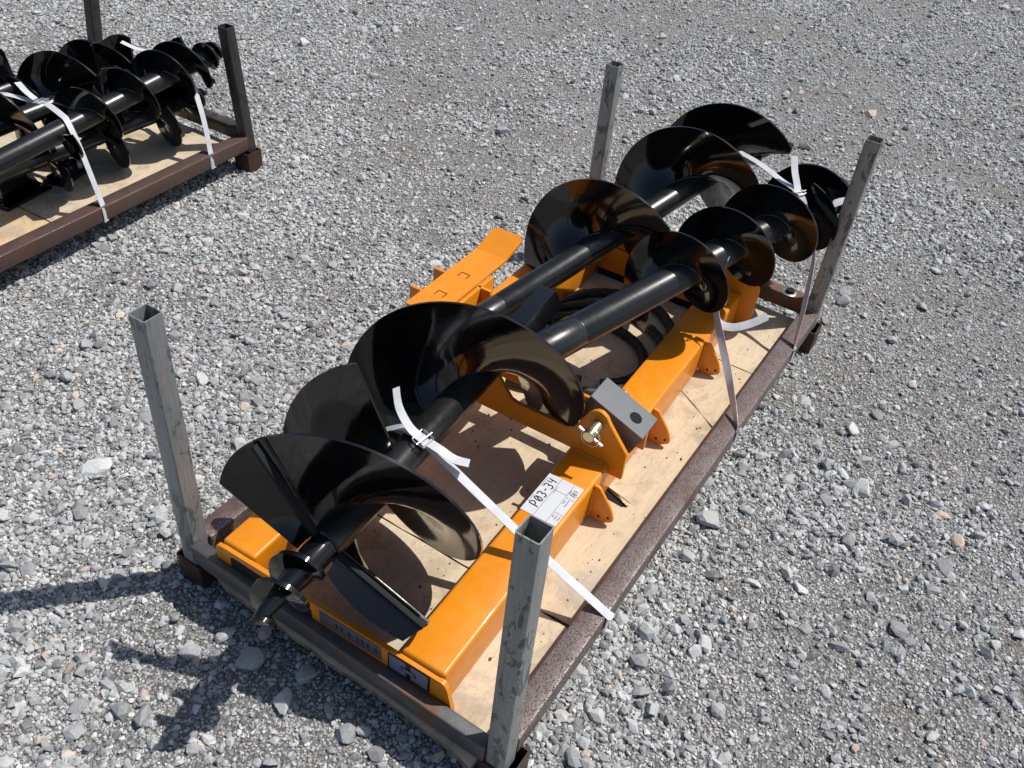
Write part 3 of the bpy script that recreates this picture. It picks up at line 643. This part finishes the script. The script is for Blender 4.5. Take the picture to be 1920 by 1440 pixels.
    if pilot:
        s0 = zend; L_ = .235*R/.287 if R > .2 else .16; rc = rt*.84
        pl = ob('pilot_screw', lathe([(rc,s0-.01),(rc,s0+L_*.32),(rc*.92,s0+L_*.36),(rc*.72,s0+L_*.6),(rc*.46,s0+L_*.85),(rc*.16,s0+L_),(.001,s0+L_*1.03)], 28), M['black'], A, True)
        pp = L_*.31
        bm = bmesh.new(); n_ = 110; rows = []; T0, T1 = .0, 2.65
        for q in range(n_+1):
            f_ = q/n_; tt = T0+(T1-T0)*f_; a_ = 2*PI*tt+ph+1.2; zc = s0+L_*.20+pp*tt; RO = rt*(1.56 if f_ < .5 else 1.56-(f_-.5)*1.75); RO *= min(1, .5+f_*3, .3+(1-f_)*5); RI = rc*(.8 if f_ < .3 else max(.12, .8-(f_-.3)*1.0)); ho = .0055; hi_ = .013
            rows.append([bm.verts.new((r_*math.cos(a_), r_*math.sin(a_), zc+z_)) for r_, z_ in ((RI,-hi_),(RO,-ho),(RO,ho),(RI,hi_))])
        for A_, B_ in zip(rows, rows[1:]):
            for w in range(4): bm.faces.new((A_[w], A_[(w+1) % 4], B_[(w+1) % 4], B_[w]))
        bm.faces.new(rows[0]); bm.faces.new(rows[-1][::-1]); ob('screw_thread', bm, M['black'], pl, True)
    return A
A1 = auger('widest black auger, its screw point hanging over the end rail', [.5401,.4104,.0671,.0511,.2873,.5252,.3268,.0421], .45, -1, -.60, -.74, .791, .261, dz2=-.055, hole=False, rake=True)
ob('hex_sleeve', lathe([(.030,-.625),(.050,-.624),(.052,-.615),(.052,-.44),(.044,-.43)], 6), M['black'], A1, True, sharp=20)
A2 = auger('mid-sized black auger behind the slim one, screw end past the far posts', [.6662,.3872,-.2102,.1171,.2334,.4656,2.944,.0427], 1.4, 1, -.52, -.22, 1.945, 1.43, blade=.022)
A3 = auger('slimmest black auger on the orange frame, tip beside a grey steel post', [.3407,.4405,-.2708,.0387,.1561,.2368,-2.6764,.0495], 1.4, 1, -.575, -.33, 3.305, 2.723, blade=.022)
# weld seam across the wide flight
# hydraulic hoses on the plywood
def hose(label, pts, r, dens=14):
    P = [Vector(p) for p in pts]; Q = []
    for i in range(len(P)-1):
        p0, p1, p2, p3 = P[max(i-1,0)], P[i], P[i+1], P[min(i+2, len(P)-1)]
        for k in range(dens):
            t = k/dens; Q.append(.5*((2*p1)+(p2-p0)*t+(2*p0-5*p1+4*p2-p3)*t*t+(-p0+3*p1-3*p2+p3)*t**3))
    Q.append(P[-1]); n_ = len(Q)
    o = ob('hydraulic_hose', sweep(Q, lambda q: r*(1+.05*math.sin(q*n_*.9)), 14), M['hose']); tag(o, label, 'hose', 'hydraulic hoses coiled inside the orange frame'); return o
def coil(cx, cy, rx, ry, a0, a1, z, n=16): return [(cx+rx*math.cos(math.radians(a0+(a1-a0)*k/n)), cy+ry*math.sin(math.radians(a0+(a1-a0)*k/n)), z+.002*math.sin(k*1.7)) for k in range(n+1)]
hose('black hydraulic hose making the inner loop on the plywood', coil(1.36,.56,.17,.205,-140,200,ZP+.0165), .0165)
hose('black hydraulic hose making the middle loop beside the shaft', coil(1.40,.545,.235,.235,-150,170,ZP+.0165), .0165)
hose('black hydraulic hose making the wide outer loop by the far plate', coil(1.44,.545,.305,.238,-165,120,ZP+.0165), .0165)
hose('black hydraulic hose lying along the second saddle plate', [(1.05,.68,ZP+.02),(1.08,.58,ZP+.02),(1.09,.48,ZP+.0165),(1.075,.38,ZP+.02),(1.03,.335,ZP+.03)], .0165)

# ------------------------------------------------------------------ straps
def buckle(p, along, side, parent, w=.040, h=.034):
    p = Vector(p); a = Vector(along).normalized(); s = Vector(side).normalized(); s = (s-a*s.dot(a)).normalized(); nn = a.cross(s)
    if nn.z < 0: nn = -nn
    def q(x, y, z=0): return tuple(p+a*x+s*y+nn*z)
    ob('buckle', sweep([q(-h*.55,-w*.5),q(-h*.6,w*.5),q(-h*.45,w*.56),q(h*.5,w*.5),q(h*.55,w*.35),q(h*.5,-w*.55),q(-h*.3,-w*.58),q(-h*.55,-w*.5)], .0022, 8), M['zinc'], parent)
    ob('buckle_bar', sweep([q(0,-w*.72,.003),q(.004,w*.7,.004)], .0022, 8), M['zinc'], parent)
SW = .026
def strap(label, pts, sides, grp='white tie-down straps', sub=6):
    s = thing('strap', label, 'strap', tuple(pts[0]), 0, grp); ob('webbing', ribbon(pts, sides, SW, .0012, sub), M['strap'], s); return s
def tail(s, pts, sides): ob('loose_end', ribbon(pts, sides, SW, .0012, 6), M['strap'], s)
X_ = (1, .07, 0)
s1 = strap('white strap with wire buckle over the shaft of the widest auger', [(.4,.972,.06),(.4,.974,.129),(.385,.80,.25),(.375,.60,.432),(.37,.545,.4575),(.368,.50,.4535),(.372,.485,.437),(.405,.20,.255),(.428,-.022,.1305),(.430,-.0295,.122),(.431,-.0295,.065)],
    [X_]*11, sub=5)
buckle((.368,.503,.4565), (0,-1,-.25), X_, s1)
tail(s1, [(.367,.515,.459),(.366,.545,.475),(.372,.58,.512),(.385,.60,.555)], [X_]*4)
tail(s1, [(.369,.49,.4535),(.372,.455,.446),(.380,.42,.430),(.395,.385,.425)], [X_]*4)
s2 = strap('white strap hanging from the slim auger to the side rail', [(1.63,.40,.365),(1.61,.32,.380),(1.585,.262,.395),(1.565,.228,.385),(1.54,.206,.305),(1.41,.09,.215),(1.274,-.022,.1305),(1.272,-.0295,.122),(1.272,-.0295,.068)],
    [(1,.1,.1)]*3+[(.9,.4,.1),(.6,.8,.1),(.5,.85,.1),(.8,.6,0),(1,0,0),(1,0,0)])
buckle((1.548,.212,.335), (0,-.4,-1), (1,.3,0), s2, .03, .026)
tail(s2, [(1.545,.208,.30),(1.538,.185,.274),(1.56,.145,.266),(1.60,.105,.276),(1.645,.068,.298)], [(.8,.3,.2),(.5,.3,.8),(.4,.4,.9),(.4,.4,.8),(.4,.4,.8)])
tail(s2, [(1.572,.236,.42),(1.560,.225,.455),(1.556,.219,.50)], [(1,.2,.1)]*3)
s3 = strap('white strap over both auger tips, fastened near the slim auger tip', [(2.13,.44,.575),(2.067,.341,.588),(2.01,.235,.582),(1.966,.152,.578),(1.975,.105,.50),(1.972,.05,.40),(1.87,.005,.25),(1.788,-.022,.1305),(1.786,-.0295,.122),(1.785,-.0295,.07)],
    [(1,-.5,.05)]*4+[(.9,-.2,0),(.8,.5,0),(.7,.7,0),(.9,.3,0),(1,0,0),(1,0,0)])
buckle((1.972,.158,.582), (-.4,-.8,.0), (1,-.5,0), s3, .034, .028)
tail(s3, [(1.98,.168,.584),(1.995,.182,.60),(2.015,.205,.63),(2.04,.225,.665)], [(.9,-.7,0)]*4)
tail(s3, [(2.06,.10,.478),(2.10,.088,.484),(2.154,.067,.497),(2.22,.038,.498)], [(.3,.3,.9)]*4)

# ------------------------------------------------------------------ load on the dark pallet
G2 = 'black augers on the dark pallet'
auger('slim black auger lying on top of the dark pallet load, screw tip by the post', [2.6026,.4034,.0665,.0745,.1204,.1932,4.2182,.0384], 1.2, 1, -1.05, -1.72, 1.91, 1.42, G2)
auger('broad black auger under the wire buckle on the dark pallet', [2.845,.345,.0273,.0255,.193,.3487,.6051,.036], .9, 1, -.9, -1.6, 1.05, .6, G2)
auger('black auger lying flat on plywood beneath the slim top auger', [2.725,.232,.02,-.015,.155,.27,1.2,.036], 1.2, 1, -.55, -1.2, 1.25, .75, G2)
auger('black auger half hidden behind the broad one on the dark pallet', [3.04,.26,.03,.0,.175,.30,2.6,.038], 1.2, 1, -.8, -1.4, 1.25, .75, G2)
# black hitch with lug arms
t_ = thing('hitch_bracket', 'black cast hitch bracket with two eye lugs on the dark pallet', 'hitch', (1.02,3.05,ZP))
def lug(p, q, r, th, hole, parent):
    p = Vector(p); q = Vector(q); d = (q-p); L_ = d.length; d.normalize(); nn = d.cross(Vector((0,0,1))).normalized(); up = nn.cross(d)
    bm = bmesh.new(); pts = [(0,-r*.8),(0,r*.8)]+[(L_+r*math.cos(a), r*math.sin(a)) for a in np.linspace(PI/2, -PI/2, 13)]
    A = [bm.verts.new(p+d*x+up*y+nn*th/2) for x, y in pts]; B = [bm.verts.new(p+d*x+up*y-nn*th/2) for x, y in pts]
    bm.faces.new(A); bm.faces.new(B[::-1])
    for i in range(len(pts)): bm.faces.new((A[i], A[(i+1) % len(pts)], B[(i+1) % len(pts)], B[i]))
    bmesh.ops.recalc_face_normals(bm, faces=bm.faces); o = ob('lug', bm, M['black'], parent)
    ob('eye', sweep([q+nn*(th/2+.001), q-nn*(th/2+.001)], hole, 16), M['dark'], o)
lug((1.02,3.05,.36), (.985,3.03,.50), .042, .04, .018, t_); lug((1.46,2.98,.30), (1.325,2.985,.455), .030, .028, .015, t_)
ob('crossbar', sweep([(.95,3.02,.38),(1.15,3.03,.385),(1.5,3.05,.34)], .032, 20), M['shaft'], t_)
ob('base_plate', box((.95,2.98,ZP+.0005), (1.35,3.10,ZP+.02), .003), M['black'], t_); ob('upright', box((1.0,3.01,ZP+.0195), (1.06,3.07,.37), .004), M['black'], t_)
t_ = thing('drive_hub', 'small black bolted hub plate lying on plywood of the dark pallet', 'hub', (1.02,2.80,ZP), .3)
ob('plate', box((-.09,-.05,.0005), (.09,.05,.014), .003), M['black'], t_, True)
ob('boss', lathe([(.045,.0135),(.045,.06),(.036,.066)], 28), M['black'], t_, True)
for a in range(4):
    bm = lathe([(.010,.0135),(.010,.024)], 6); bmesh.ops.translate(bm, vec=(.07*(1 if a & 1 else -1),.034*(1 if a & 2 else -1),0), verts=bm.verts); ob('bolt', bm, M['black'], t_, True)
t_ = thing('foot_plate', 'black triangular foot plate resting on plywood of the dark pallet', 'bracket', (.80,2.80,ZP), .15)
ob('plate', box((-.11,-.06,.0005), (.11,.06,.012), .002), M['black'], t_, True)
ob('web', prism([(-.08,.0115),(.08,.0115),(.02,.15),(-.06,.15)], -.006, .006, 'y'), M['black'], t_, True)
s4 = strap('white strap with wire buckle over the dark pallet load', [(.70,3.10,.30),(.86,2.93,.43),(.945,2.76,.425),(.955,2.72,.43),(.935,2.60,.428),(.925,2.555,.415),(.915,2.50,.33),(.905,2.428,.1305),(.904,2.420,.122),(.903,2.419,.065)], [(1,.3,0)]*10, 'white straps over the dark pallet load')
buckle((.952,2.735,.433), (0,-1,0), (1,.2,0), s4); tail(s4, [(.945,2.76,.436),(.94,2.80,.455),(.945,2.85,.475)], [(1,.3,0)]*3)
s5 = strap('white strap pulled tight between the dark pallet post and auger tips', [(1.55,2.95,.40),(1.535,2.76,.47),(1.53,2.66,.466),(1.52,2.58,.40),(1.49,2.50,.27),(1.462,2.449,.1305),(1.461,2.441,.122),(1.461,2.44,.065)], [(1,.1,0)]*8, 'white straps over the dark pallet load')
tail(s5, [(1.50,2.81,.455),(1.475,2.845,.465),(1.45,2.89,.485)], [(1,.5,0)]*3)
